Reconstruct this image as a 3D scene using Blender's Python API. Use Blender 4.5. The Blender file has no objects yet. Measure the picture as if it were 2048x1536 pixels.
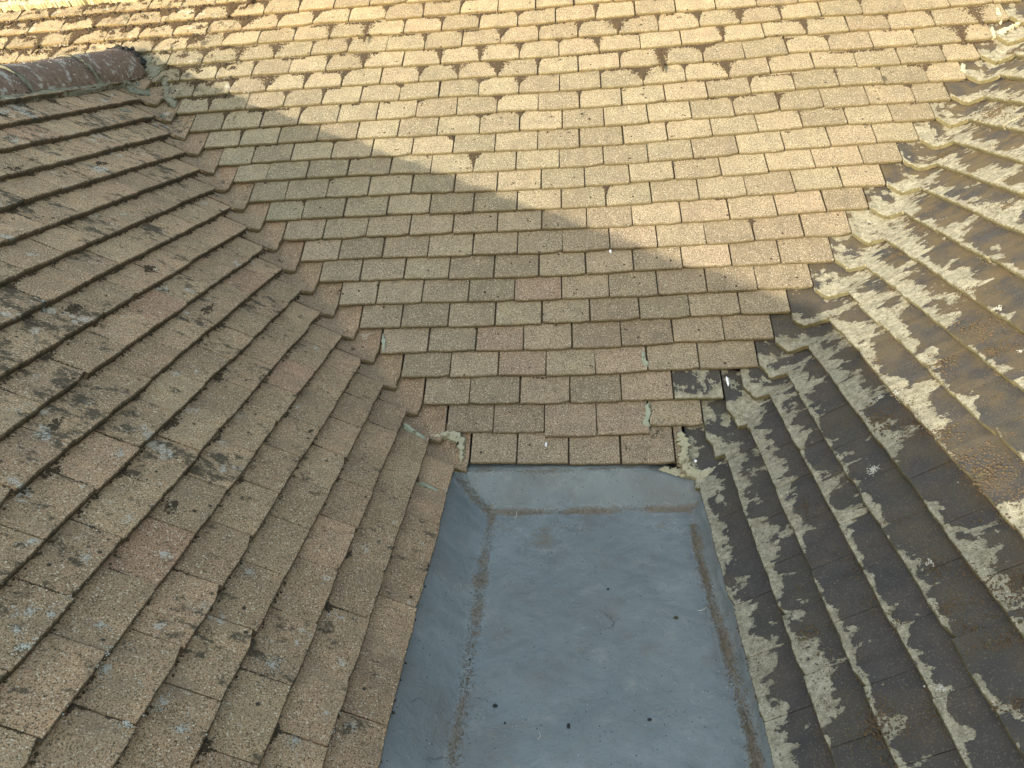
import bpy, math, random
import numpy as np
from mathutils import Matrix, Vector

random.seed(7); rng = np.random.default_rng(7)
scene = bpy.context.scene
col = scene.collection

# ------------------------------------------------------------------ camera, sky, sun, exposure
CAM = np.array([0.4967, -2.0466, 1.2124]); ROT = (1.14319, 0.07172, 0.07671); FPX = 1503.81
cam_data = bpy.data.cameras.new('camera'); cam = bpy.data.objects.new('camera', cam_data); col.objects.link(cam)
cam.location = CAM; cam.rotation_euler = ROT
cam_data.sensor_width = 36; cam_data.lens = FPX / 2048 * 36
cam_data.clip_start = 0.05; cam_data.clip_end = 500
scene.camera = cam

SUN_TO = Vector((-1.0, -1.15, 0.334)).normalized()          # direction towards the sun
SUN_EL = math.asin(SUN_TO.z)
world = bpy.data.worlds.new('World'); scene.world = world; world.use_nodes = True
wn = world.node_tree.nodes; wl = world.node_tree.links
bg = wn['Background']; sky = wn.new('ShaderNodeTexSky'); sky.sky_type = 'NISHITA'; sky.sun_disc = False
sky.sun_elevation = SUN_EL; sky.sun_rotation = math.atan2(SUN_TO.x, SUN_TO.y)
sky.air_density = 1.0; sky.dust_density = 0.6; sky.ozone_density = 0.3; sky.altitude = 50
wl.new(sky.outputs[0], bg.inputs[0]); bg.inputs[1].default_value = 0.15
sd = bpy.data.lights.new('sun', 'SUN'); sun = bpy.data.objects.new('sun', sd); col.objects.link(sun)
sd.energy = 1.42; sd.angle = math.radians(0.5); sd.color = (0.97, 1.0, 0.99)
sun.rotation_euler = SUN_TO.to_track_quat('Z', 'Y').to_euler(); sun.location = (-6, -5, 5)
scene.view_settings.view_transform = 'Standard'; scene.view_settings.look = 'None'
scene.view_settings.gamma = 1; scene.view_settings.use_curve_mapping = False
scene.view_settings.exposure = 2.76
scene.view_settings.use_white_balance = True           # camera balanced for the open shade
scene.view_settings.white_balance_temperature = 8200; scene.view_settings.white_balance_tint = 10

# ------------------------------------------------------------------ the three roof planes
PI = math.pi
P = 0.68312; G = 0.10048; W = 0.167
SP, CP = math.sin(P), math.cos(P)
HZ, HX = G * SP, G * CP                       # rise and going of one course
AL, AR = -0.0167, 0.0019
XL, XR = 0.0622, 0.893
def nrm(v): v = np.array(v, float); return v / np.linalg.norm(v)
class Frame:
    def __init__(s, O, es, et):
        s.O = np.array(O, float); s.es = nrm(es); s.et = nrm(et); s.en = np.cross(s.es, s.et)
        s.g = HZ / s.et[2]                    # slope length of one course: courses of all roofs keep level
    def p(s, a, b, n=0.0): return s.O + s.es * a + s.et * b + s.en * n
    def st(s, X): d = np.array(X) - s.O; return d @ s.es, d @ s.et
    def mat(s, a, b, n=0.0, rot=0.0, sx=1.0, sy=1.0, sz=1.0, twist=0.0):
        c, q = math.cos(rot), math.sin(rot)
        ex = (s.es * c + s.et * q) * sx; ey = (-s.es * twist + s.et) * sy; o = s.p(a, b, n)
        ez = s.en * sz
        return Matrix(((ex[0], ey[0], ez[0], o[0]), (ex[1], ey[1], ez[1], o[1]), (ex[2], ey[2], ez[2], o[2]), (0, 0, 0, 1)))
FC = Frame((0, 0, 0), (1, 0, 0), (0, CP, SP))
FL = Frame((XL, 0, 0), (math.sin(AL), math.cos(AL), 0), (-math.cos(AL) * CP * 1.04, math.sin(AL) * CP * 1.04, SP))
FR = Frame((XR, 0, 0), (-math.sin(AR), -math.cos(AR), 0), (math.cos(AR) * CP, -math.sin(AR) * CP, SP))
def euler_mat(rx, ry, rz):
    c, s = np.cos, np.sin
    X = np.array([[1, 0, 0], [0, c(rx), -s(rx)], [0, s(rx), c(rx)]]); Y = np.array([[c(ry), 0, s(ry)], [0, 1, 0], [-s(ry), 0, c(ry)]])
    Z = np.array([[c(rz), -s(rz), 0], [s(rz), c(rz), 0], [0, 0, 1]]); return Z @ Y @ X
RM = euler_mat(*ROT)
def hit(F, u, v, n=0.0):                       # photo pixel -> point on a roof plane
    r = RM @ np.array([(u - 1024) / FPX, -(v - 768) / FPX, -1]); o = F.O + F.en * n
    return CAM + r * ((o - CAM) @ F.en) / (r @ F.en)
def hit_st(F, u, v, n=0.0): return F.st(hit(F, u, v, n))
def hit_z(u, v, z):
    r = RM @ np.array([(u - 1024) / FPX, -(v - 768) / FPX, -1]); return CAM + r * (z - CAM[2]) / r[2]
def to_px(X):
    v = RM.T @ (np.array(X) - CAM); 
    if v[2] > -0.05: return None
    return 1024 + FPX * v[0] / -v[2], 768 - FPX * v[1] / -v[2]
def in_frame(pts, m=6):
    q = [to_px(x) for x in pts]
    if any(k is None for k in q): return False
    return any(-m < u < 2048 + m and -m < v < 1536 + m for u, v in q)
def left_valley(z):                            # C meets L at height z
    y = z / SP * CP; t = z / FL.et[2]; b = FL.O + FL.et * t; k = (y - b[1]) / FL.es[1]
    return np.array([b[0] + FL.es[0] * k, y, z])
def right_valley(z):
    y = z / SP * CP; b = FR.O + FR.et * (z / SP); k = (y - b[1]) / FR.es[1]
    return np.array([b[0] + FR.es[0] * k, y, z])

# ------------------------------------------------------------------ materials
def new_mat(name):
    m = bpy.data.materials.new(name); m.use_nodes = True
    nt = m.node_tree; b = nt.nodes['Principled BSDF']; return m, nt, b
class NB:
    def __init__(s, nt): s.nt = nt; s.n = nt.nodes; s.l = nt.links
    def link(s, a, b): s.l.new(a, b)
    def node(s, t, **k):
        o = s.n.new(t)
        for a, v in k.items(): setattr(o, a, v)
        return o
    def setin(s, sock, v):
        if hasattr(v, 'is_output'): s.l.new(v, sock)
        else: sock.default_value = v
    def noise(s, vec, scale, detail=2.0, rough=0.5, dist=0.0):
        o = s.node('ShaderNodeTexNoise'); s.l.new(vec, o.inputs['Vector']); o.inputs['Scale'].default_value = scale
        o.inputs['Detail'].default_value = detail; o.inputs['Roughness'].default_value = rough; o.inputs['Distortion'].default_value = dist
        return o.outputs['Fac']
    def voro(s, vec, scale, feature='F1', out='Distance', rnd=1.0):
        o = s.node('ShaderNodeTexVoronoi', feature=feature); s.l.new(vec, o.inputs['Vector']); o.inputs['Scale'].default_value = scale
        o.inputs['Randomness'].default_value = rnd
        return o.outputs[out]
    def ramp(s, f, a, b, lo=0.0, hi=1.0):       # smoothstep a..b -> lo..hi
        o = s.node('ShaderNodeMapRange', interpolation_type='SMOOTHSTEP'); s.setin(o.inputs[0], f)
        s.setin(o.inputs[1], a); s.setin(o.inputs[2], b); s.setin(o.inputs[3], lo); s.setin(o.inputs[4], hi); return o.outputs[0]
    def math(s, op, a, b=0.0, clamp=False):
        o = s.node('ShaderNodeMath', operation=op, use_clamp=clamp); s.setin(o.inputs[0], a); s.setin(o.inputs[1], b); return o.outputs[0]
    def mix(s, f, a, b, blend='MIX'):
        o = s.node('ShaderNodeMix', data_type='RGBA', blend_type=blend); s.setin(o.inputs[0], f)
        for k, v in ((6, a), (7, b)):
            if isinstance(v, tuple): v = (*v, 1.0) if len(v) == 3 else v
            s.setin(o.inputs[k], v)
        return o.outputs[2]
    def pos(s): return s.node('ShaderNodeNewGeometry').outputs['Position']
    def vmap(s, vec, rx, ry, rz):               # project a vector on three axes (rows) -> anisotropic coordinates
        c = s.node('ShaderNodeCombineXYZ')
        for i, r in enumerate((rx, ry, rz)):
            d = s.node('ShaderNodeVectorMath', operation='DOT_PRODUCT'); s.l.new(vec, d.inputs[0]); d.inputs[1].default_value = tuple(r)
            s.l.new(d.outputs['Value'], c.inputs[i])
        return c.outputs[0]
    def colramp(s, f, stops):
        o = s.node('ShaderNodeValToRGB'); s.setin(o.inputs[0], f); e = o.color_ramp.elements
        while len(e) < len(stops): e.new(0.5)
        for k, (p, c) in zip(e, stops): k.position = p; k.color = (*c, 1)
        return o.outputs[0]
    def bump(s, h, strength, dist, nrm=None):
        o = s.node('ShaderNodeBump'); o.inputs['Strength'].default_value = strength; o.inputs['Distance'].default_value = dist
        s.l.new(h, o.inputs['Height'])
        if nrm is not None: s.l.new(nrm, o.inputs['Normal'])
        return o.outputs[0]
    def tint(s, joined):                        # three random numbers of the tile: colour, dirt, brightness
        if joined: c = s.node('ShaderNodeAttribute', attribute_name='tint').outputs['Color']
        else: c = s.node('ShaderNodeObjectInfo').outputs['Color']
        x = s.node('ShaderNodeSeparateColor'); s.l.new(c, x.inputs[0]); return x.outputs
    def uv(s):
        u = s.node('ShaderNodeUVMap', uv_map='uv'); x = s.node('ShaderNodeSeparateXYZ'); s.l.new(u.outputs[0], x.inputs[0]); return x.outputs

def sand_tile(name, F, joined=False, wash=(1, 1, 1)):
    """sand-faced concrete plain tile, weathered"""
    m, nt, b = new_mat(name); N = NB(nt); pos = N.pos(); T = N.tint(joined); U = N.uv()
    base = N.colramp(T[0], [(0.0, (0.296, 0.252, 0.164)), (0.35, (0.305, 0.252, 0.165)), (0.75, (0.332, 0.248, 0.168)), (1.0, (0.348, 0.234, 0.164))])
    base = N.mix(1.0, base, N.ramp(T[2], 0, 1, 0.82, 1.14), 'MULTIPLY')
    base = N.mix(0.55, base, N.colramp(N.noise(pos, 22, 4), [(0.3, (0.70, 0.70, 0.70)), (0.7, (1.22, 1.18, 1.1))]), 'MULTIPLY')
    if wash != (1, 1, 1): base = N.mix(1.0, base, wash, 'MULTIPLY')
    # grains of sand: pale, mid and dark
    g1 = N.noise(pos, 330, 2.5, 0.65); g2 = N.noise(pos, 640, 1.0, 0.5); g3 = N.voro(pos, 400, 'F1', 'Color')
    sepc = N.node('ShaderNodeSeparateColor'); nt.links.new(g3, sepc.inputs[0])
    base = N.mix(N.ramp(g1, 0.47, 0.35, 0, 0.92), base, (0.038, 0.028, 0.014))
    base = N.mix(N.ramp(g1, 0.57, 0.70, 0, 0.75), base, (0.56, 0.46, 0.30))
    base = N.mix(N.ramp(g2, 0.60, 0.72, 0, 0.65), base, (0.62, 0.54, 0.40))
    base = N.mix(N.ramp(g2, 0.42, 0.31, 0, 0.70), base, (0.05, 0.036, 0.02))
    base = N.mix(N.ramp(sepc.outputs[0], 0.95, 0.96, 0, 0.6), base, (0.72, 0.65, 0.50))
    base = N.mix(N.ramp(sepc.outputs[1], 0.91, 0.93, 0, 0.7), base, (0.06, 0.045, 0.025))
    wear = N.ramp(N.noise(N.vmap(pos, F.es, F.et * .5, F.en), 11, 5, .65), .50, .70, 0, .45)
    base = N.mix(wear, base, N.mix(1.0, (0.235, 0.180, 0.120), N.ramp(T[2], 0, 1, .8, 1.1), 'MULTIPLY'))
    # dark algae and dirt, drawn out down the slope
    av = N.vmap(pos, F.es, F.et * 0.6, F.en)
    d1 = N.noise(av, 34, 6, 0.65); d2 = N.noise(av, 7, 3)
    th = N.math('SUBTRACT', 0.74 if F is FC else .715, N.math('MULTIPLY', T[1], 0.24 if F is FC else .26))
    dd = N.math('ADD', d1, N.math('MULTIPLY', N.math('SUBTRACT', d2, 0.5), 0.45))
    base = N.mix(N.ramp(N.math('ADD', dd, N.math('MULTIPLY', N.math('SUBTRACT', N.noise(pos, 150, 3, .7), .5), .35)), th, N.math('ADD', th, 0.14), 0, 0.85), base, (0.045, 0.040, 0.026))
    # round dark spots
    sp = N.voro(pos, 26, 'F1'); rs = N.noise(pos, 11, 1)
    base = N.mix(N.math('MULTIPLY', N.ramp(sp, 0.16, 0.08), N.ramp(rs, 0.56, 0.60)), base, (0.045, 0.036, 0.024))
    # pale crusts of lichen
    l1 = N.noise(pos, 15, 3, 0.6); l2 = N.noise(pos, 190, 3, 0.7)
    lth = N.math('SUBTRACT', 0.80 if F is FC else .765, N.math('MULTIPLY', T[1], 0.20))
    lm = N.math('MULTIPLY', N.ramp(l1, lth, N.math('ADD', lth, 0.05)), N.ramp(l2, 0.42, 0.56))
    base = N.mix(N.math('MULTIPLY', lm, 0.78), base, (0.46, 0.445, 0.385))
    # olive algae on the lower arris
    e = N.math('ADD', U[1], N.math('MULTIPLY', N.math('SUBTRACT', N.noise(pos, 120, 3), 0.5), 0.10))
    base = N.mix(N.ramp(e, 0.055, 0.0, 0, 0.62 if F is FC else .85), base, (0.105, 0.085, 0.035) if F is FC else (0.042, 0.034, 0.018))
    nt.links.new(base, b.inputs['Base Color']); b.inputs['Roughness'].default_value = 0.93
    b.inputs['Specular IOR Level'].default_value = 0.25
    h = N.math('ADD', N.math('MULTIPLY', g1, 0.8), N.math('ADD', g2, N.math('MULTIPLY', N.noise(pos, 70, 3), 0.5)))
    nt.links.new(N.bump(h, 1.0, 0.0042), b.inputs['Normal'])
    return m

def film_tile(name, F, joined=False):
    """smooth dark tile whose surface film has flaked off the paler body"""
    m, nt, b = new_mat(name); N = NB(nt); pos = N.pos(); T = N.tint(joined); U = N.uv()
    av = N.vmap(pos, F.es, F.et * 0.42, F.en)
    wv = N.node('ShaderNodeVectorMath', operation='ADD'); nt.links.new(av, wv.inputs[0]); 
    av = N.vmap(pos, F.es, F.et * 0.80, F.en)
    n1 = N.noise(av, 14, 8, 0.60, 0.35); n2 = N.noise(N.vmap(pos, F.es, F.et * 0.28, F.en), 70, 5, 0.65); n3 = N.noise(pos, 3.7, 2); n4 = N.noise(av, 42, 5, 0.6)
    v = U[1]
    s = N.math('ADD', n1, N.math('MULTIPLY', N.math('SUBTRACT', n2, 0.5), N.ramp(T[1], .3, .8, .10, .22)))
    s = N.math('ADD', s, N.math('MULTIPLY', N.math('SUBTRACT', n3, 0.5), 0.50))
    s = N.math('ADD', s, N.math('MULTIPLY', N.math('SUBTRACT', n4, 0.5), 0.30))
    s = N.math('ADD', s, N.ramp(v, 0.0, 0.9, 0.105, -0.085))
    s = N.math('ADD', s, N.math('MULTIPLY', N.math('SUBTRACT', T[1], 0.5), 0.32))
    s = N.math('ADD', s, N.ramp(N.math('ADD', v, N.math('MULTIPLY', N.math('SUBTRACT', n4, .5), .5)), .02, .22, .085, -.018))
    flake = N.math('ADD', N.ramp(s, 0.522, 0.536, 0, .80), N.ramp(s, 0.50, 0.62, 0, .20))
    pale = N.mix(N.ramp(N.noise(pos, 55, 6, .7), .3, .7), (0.135, 0.120, 0.082), (0.290, 0.262, 0.190))
    pale = N.mix(N.ramp(N.noise(av, 90, 4, .7), .56, .68, 0, .55), pale, (0.075, 0.066, 0.050))
    gr = N.noise(pos, 420, 2)
    pale = N.mix(N.ramp(gr, 0.40, 0.30, 0, 0.6), pale, (0.09, 0.08, 0.05))
    pale = N.mix(N.ramp(gr, 0.6, 0.72, 0, 0.6), pale, (0.58, 0.54, 0.44))
    dark = N.mix(N.noise(pos, 26, 5), (0.026, 0.024, 0.023), (0.058, 0.053, 0.050))
    dark = N.mix(N.ramp(T[0], 0, 1, 0, 0.45), dark, (0.045, 0.042, 0.034))
    dark = N.mix(N.ramp(N.noise(pos, 300, 2), 0.60, 0.72, 0, 0.5), dark, (0.20, 0.17, 0.13))
    sx_ = N.node('ShaderNodeSeparateXYZ'); nt.links.new(pos, sx_.inputs[0])
    up = N.math('MULTIPLY', N.ramp(sx_.outputs[2], .12, .60, .15, 1.15), N.ramp(N.noise(pos, 11, 5, .65), .36, .62, 0, .75))
    dark = N.mix(up, dark, N.mix(N.noise(pos, 210, 3, .7), (0.050, 0.036, 0.020), (0.135, 0.098, 0.052)))
    c = N.mix(flake, dark, pale)
    # pinholes left of the film
    c = N.mix(N.math('MULTIPLY', N.ramp(N.noise(av, 150, 2), 0.64, 0.68), 0.85), c, (0.07, 0.06, 0.05))
    # brown moss dust
    c = N.mix(N.math('MULTIPLY', N.ramp(N.noise(pos, 9, 3), 0.48, 0.64), N.ramp(N.noise(pos, 330, 3, .7), 0.50, 0.64, 0, .6)), c, (0.12, 0.085, 0.045))
    e = N.math('ADD', v, N.math('MULTIPLY', N.math('SUBTRACT', N.noise(pos, 110, 3), 0.5), 0.10))
    c = N.mix(N.ramp(e, 0.045, 0.015, 0, 0.85), c, N.mix(N.noise(pos, 60, 4, .7), (0.045, 0.040, 0.020), (0.135, 0.115, 0.055)))
    nt.links.new(c, b.inputs['Base Color'])
    nt.links.new(N.ramp(flake, 0, 1, 0.72, 0.94), b.inputs['Roughness']); b.inputs['Specular IOR Level'].default_value = 0.16
    h = N.math('ADD', N.math('MULTIPLY', flake, -0.8), N.math('ADD', N.math('MULTIPLY', gr, 0.5), N.math('MULTIPLY', N.noise(pos, 60, 4), 0.7)))
    nt.links.new(N.bump(h, 0.6, 0.0022), b.inputs['Normal'])
    return m

def lump_mat(name, c1, c2, c3=None, scale=60, bump=0.004, rough=0.95):
    m, nt, b = new_mat(name); N = NB(nt); pos = N.pos()
    c = N.mix(N.noise(pos, scale, 5, 0.6), c1, c2)
    if c3: c = N.mix(N.ramp(N.noise(pos, scale * 0.5, 4, 0.6), 0.55, 0.66), c, c3)
    nt.links.new(c, b.inputs['Base Color']); b.inputs['Roughness'].default_value = rough; b.inputs['Specular IOR Level'].default_value = 0.2
    nt.links.new(N.bump(N.noise(pos, scale * 3, 4), 0.6, bump), b.inputs['Normal']); return m

def membrane_mat():
    m, nt, b = new_mat('grey_membrane'); N = NB(nt); pos = N.pos()
    c = N.mix(N.noise(pos, 7, 6, 0.65), (0.066, 0.082, 0.084), (0.172, 0.190, 0.184))
    c = N.mix(N.ramp(N.noise(pos, 17, 7, 0.75), 0.50, 0.72, 0, 0.42), c, (0.215, 0.205, 0.18))
    c = N.mix(N.ramp(N.noise(pos, 75, 5, 0.75, .5), 0.56, 0.70, 0, 0.40), c, (0.07, 0.072, 0.068))
    c = N.mix(N.ramp(N.noise(pos, 9, 6, 0.65, 0.6), 0.54, 0.72, 0, 0.50), c, (0.11, 0.095, 0.075))
    dirt = N.node('ShaderNodeAttribute', attribute_name='dirt').outputs['Fac']
    dirt = N.math('MULTIPLY', dirt, N.ramp(N.noise(pos, 9, 5, .7), .34, .64, .20, 1.2))
    dn = N.math('ADD', dirt, N.math('MULTIPLY', N.math('SUBTRACT', N.noise(pos, 48, 7, 0.75), 0.5), 1.1))
    c = N.mix(N.ramp(dn, 0.45, 0.80, 0, 0.85), c, N.mix(N.noise(pos, 260, 3), (0.055, 0.042, 0.028), (0.22, 0.175, 0.125)))
    c = N.mix(N.ramp(N.math('ABSOLUTE', N.math('SUBTRACT', dn, 0.36)), 0.05, 0.0, 0, 0.28), c, (0.36, 0.36, 0.33))
    pd = N.noise(pos, 4.5, 5, .6); c = N.mix(N.ramp(pd, .48, .66, 0, .40), c, (0.110, 0.104, 0.092)); c = N.mix(N.ramp(pd, .46, .34, 0, .30), c, (0.20, 0.215, 0.215))
    # hairline cracks
    w = N.node('ShaderNodeVectorMath', operation='ADD'); nz = N.node('ShaderNodeTexNoise'); nz.inputs['Scale'].default_value = 12; nz.inputs['Detail'].default_value = 4
    nt.links.new(pos, nz.inputs['Vector']); sc = N.node('ShaderNodeVectorMath', operation='SCALE'); nt.links.new(nz.outputs['Color'], sc.inputs[0]); sc.inputs['Scale'].default_value = 0.16
    nt.links.new(pos, w.inputs[0]); nt.links.new(sc.outputs[0], w.inputs[1])
    cr = N.voro(w.outputs[0], 4.0, 'DISTANCE_TO_EDGE'); cm = N.math('MULTIPLY', N.ramp(cr, 0.009, 0.003), N.ramp(N.noise(pos, 4.3, 2), 0.64, 0.70))
    c = N.mix(N.math('MULTIPLY', cm, 0.45), c, (0.035, 0.038, 0.04))
    # black grit, pale flecks
    sv = N.voro(pos, 85, 'F1'); c = N.mix(N.math('MULTIPLY', N.ramp(sv, 0.20, 0.10), N.ramp(N.noise(pos, 33, 2), 0.54, 0.60)), c, (0.022, 0.022, 0.022))
    sv2 = N.voro(pos, 47, 'F1'); c = N.mix(N.math('MULTIPLY', N.ramp(sv2, 0.06, 0.04), 0.7), c, (0.45, 0.46, 0.46))
    nt.links.new(c, b.inputs['Base Color']); b.inputs['Specular IOR Level'].default_value = 0.40
    nt.links.new(N.ramp(N.noise(pos, 14, 4), 0.3, 0.7, 0.42, 0.62), b.inputs['Roughness'])
    h = N.math('ADD', N.math('MULTIPLY', N.noise(pos, 26, 5, 0.6, 0.8), 0.8), N.math('SUBTRACT', N.math('MULTIPLY', N.noise(pos, 180, 3), 0.25), N.math('MULTIPLY', cm, 0.5)))
    nt.links.new(N.bump(h, 0.7, 0.008), b.inputs['Normal']); return m

M = {'tile': sand_tile('sand_faced_tile', FC), 'tile_join': sand_tile('sand_faced_tile_joined', FC, True),
     'tileL': sand_tile('sand_faced_tile_mossy', FL, wash=(1.27, 1.06, .93)), 'tileL_join': sand_tile('sand_faced_tile_mossy_joined', FL, True, (1.27, 1.06, .93)),  # wash lightens and warms the colour to offset weak, bluish skylight on this slope
     'tileV': sand_tile('sand_faced_valley_tile', FC, wash=(1.10, .95, .86)),
     'film': film_tile('flaking_dark_tile', FR), 'film_join': film_tile('flaking_dark_tile_joined', FR, True), 'filmC': film_tile('flaking_dark_tile_c', FC),
     'underlay': lump_mat('underlay', (0.012, 0.010, 0.008), (0.03, 0.025, 0.02)),
     'moss': lump_mat('dry_brown_moss', (0.030, 0.022, 0.014), (0.085, 0.060, 0.036), scale=120),
     'moss_rust': lump_mat('rusty_moss', (0.040, 0.029, 0.018), (0.125, 0.086, 0.050), (0.080, 0.066, 0.034), scale=70),
     'lichen': lump_mat('pale_lichen', (0.27, 0.26, 0.22), (0.46, 0.44, 0.37), scale=160),
     'mortar': lump_mat('cream_mortar', (0.24, 0.22, 0.150), (0.38, 0.35, 0.245), (0.14, 0.12, 0.075), scale=90, bump=0.008),
     'sealant': lump_mat('grey_green_sealant', (0.21, 0.22, 0.165), (0.32, 0.33, 0.245), (0.15, 0.14, 0.10), scale=90, bump=.006),
     'ridge': lump_mat('brown_ridge_clay', (0.035, 0.028, 0.022), (0.215, 0.135, 0.098), (0.235, 0.22, 0.19), scale=48, bump=.018),
     'cream': lump_mat('cream_paint', (0.30, 0.275, 0.185), (0.44, 0.40, 0.28), (0.20, 0.18, 0.11), scale=70, bump=.006),
     'bedding': lump_mat('weathered_bedding', (0.085, 0.082, 0.058), (0.22, 0.21, 0.155), (0.05, 0.045, 0.03), scale=80, bump=.008),
     'white': lump_mat('chalky_white', (0.66, 0.67, 0.68), (0.82, 0.82, 0.82), scale=90),
     'black': lump_mat('black_moss', (0.012, 0.013, 0.014), (0.035, 0.034, 0.032), scale=120),
     'grit': lump_mat('brown_grit', (0.045, 0.034, 0.022), (0.24, 0.19, 0.13), scale=300),
     'twig': lump_mat('pale_twig', (0.38, 0.35, 0.30), (0.60, 0.57, 0.52), scale=90),
     'membrane': membrane_mat()}

# ------------------------------------------------------------------ object helpers
def mesh_from(name, V, Fc, mat, uv=None, smooth=False):
    me = bpy.data.meshes.new(name); me.from_pydata([tuple(v) for v in V], [], Fc)
    if uv is not None:
        l = me.uv_layers.new(name='uv'); vi = np.empty(len(me.loops), np.int32); me.loops.foreach_get('vertex_index', vi)
        l.data.foreach_set('uv', np.asarray(uv, np.float32)[vi].ravel())
    me.materials.append(mat)
    if smooth: me.polygons.foreach_set('use_smooth', [True] * len(me.polygons))
    me.update(); return me
def add(name, me, parent=None, mw=None, color=None, kind=None):
    o = bpy.data.objects.new(name, me); col.objects.link(o)
    if parent is not None: o.parent = parent
    if mw is not None: o.matrix_local = mw
    if color is not None: o.color = (*color, 1.0)
    if kind: o['kind'] = kind
    return o
def thing(name, label, cat, loc=(0, 0, 0), group=None):
    o = bpy.data.objects.new(name, None); col.objects.link(o); o.location = loc; o.empty_display_size = 0.1
    o['label'] = label; o['category'] = cat
    if group: o['group'] = group
    return o
def tag(o, label, cat, group=None):
    o['label'] = label; o['category'] = cat
    if group: o['group'] = group
    return o

# a plain tile: 165 x 200 x 12.5 mm slab, butt edge uneven, top arris worn
def tile_shape(seed):
    r = np.random.default_rng(seed); nx = 6; xs = np.linspace(0, 0.165, nx); xs[1:-1] += r.uniform(-.006, .006, nx - 2)
    jag = r.normal(0, 0.0009, nx); jag[0] += 0.0014; jag[-1] += 0.0014
    if r.random() < 0.12: jag[0 if r.random() < .5 else -1] += r.uniform(.003, .006)          # chipped corner
    sag = r.normal(0, 0.0007, nx); camb = r.uniform(0, .0012) * np.sin(np.linspace(0, PI, nx))
    top = lambda y: 0.0132 - 0.135 * y
    V = []; UV = []
    prof = [(0.0006, 0.0), (0.0, 0.0092), (0.0032, None), (0.05, None), (0.20, None)]
    for k, (y, z) in enumerate(prof):
        for i in range(nx):
            yy = y + (jag[i] if k < 3 else 0); zz = (top(y) if z is None else z) + (sag[i] + camb[i]) * (1 if k < 4 else 0)
            V.append((xs[i], yy, zz)); UV.append((xs[i] / 0.165, (0.0 if k < 2 else y / 0.1)))
    Fc = []
    for k in range(4):
        for i in range(nx - 1): a = k * nx + i; Fc.append((a, a + 1, a + nx + 1, a + nx))
    n0 = len(V)
    for x, e in ((0, 0), (0.165, nx - 1)): V.append((x, 0.20, top(0.2) - 0.0125)); UV.append((x / 0.165, 2))
    Fc.append((n0,) + tuple(k * nx for k in (4, 3, 2, 1, 0)))
    Fc.append((n0 + 1,) + tuple(k * nx + nx - 1 for k in (0, 1, 2, 3, 4)))
    return np.array(V), Fc, np.array(UV)
SHAPES = [tile_shape(100 + i) for i in range(18)]
SHARED = {}
def tile_mesh(i, matkey):
    if (i, matkey) not in SHARED:
        V, Fc, UV = SHAPES[i]; SHARED[(i, matkey)] = mesh_from('tile', V, Fc, M[matkey], UV)
    return SHARED[(i, matkey)]

class Course:                                  # collects the tiles of one roof, then links them
    def __init__(s, F, sz=1.0): s.F = F; s.items = []; s.sz = sz
    def put(s, s0, s1, t0, t1, color, matkey, dn=0.0, dt=0.0, gap=0.0034, sy=1.0):
        w = s1 - s0 - gap
        if w < 0.012: return
        rot = math.atan2(t1 - t0, s1 - s0) + random.gauss(0, 0.003); tw = random.gauss(0, .006)
        mw = s.F.mat(s0 + gap / 2, t0 + dt + random.gauss(0, .0011), dn + abs(random.gauss(0, .0009)), rot, w / 0.165, sy, s.sz, tw)
        s.items.append((mw, color, matkey, random.randrange(len(SHAPES)), s.F.p((s0 + s1) / 2, (t0 + t1) / 2 + .05), [s.F.p(a, b) for a in (s0, s1) for b in (t0, t0 + .1)], w))
    def build(s, parent, limit, joinmat):
        sized = []
        for it in s.items:
            vis = in_frame(it[5]); d = np.linalg.norm(it[4] - CAM); view = abs((CAM - it[4]) @ s.F.en) / d
            sized.append((it[6] * view / d ** 2 if vis else -1, it))
        sized.sort(key=lambda k: -k[0]); rest = []
        for i, (a, it) in enumerate(sized):
            if a > 0 and i < limit: add('tile', tile_mesh(it[3], it[2]), parent, it[0], it[1])
            else: rest.append(it)
        if rest:
            V = []; Fc = []; UV = []; C = []; n = 0
            for it in rest:
                v, f, u = SHAPES[it[3]]; m = np.array(it[0]); V.append(v @ m[:3, :3].T + m[:3, 3]); UV.append(u)
                Fc += [tuple(n + k for k in q) for q in f]; n += len(v); C.append(np.tile((*it[1], 1.0), (len(v), 1)))
            me = mesh_from('outer_tiles', np.concatenate(V), Fc, M[joinmat], np.concatenate(UV))
            a = me.color_attributes.new('tint', 'FLOAT_COLOR', 'POINT'); a.data.foreach_set('color', np.concatenate(C).astype(np.float32).ravel())
            add('outer_tiles', me, parent, kind='stuff')
        print(parent.name, 'tiles', len(s.items), 'joined', len(rest))

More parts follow.
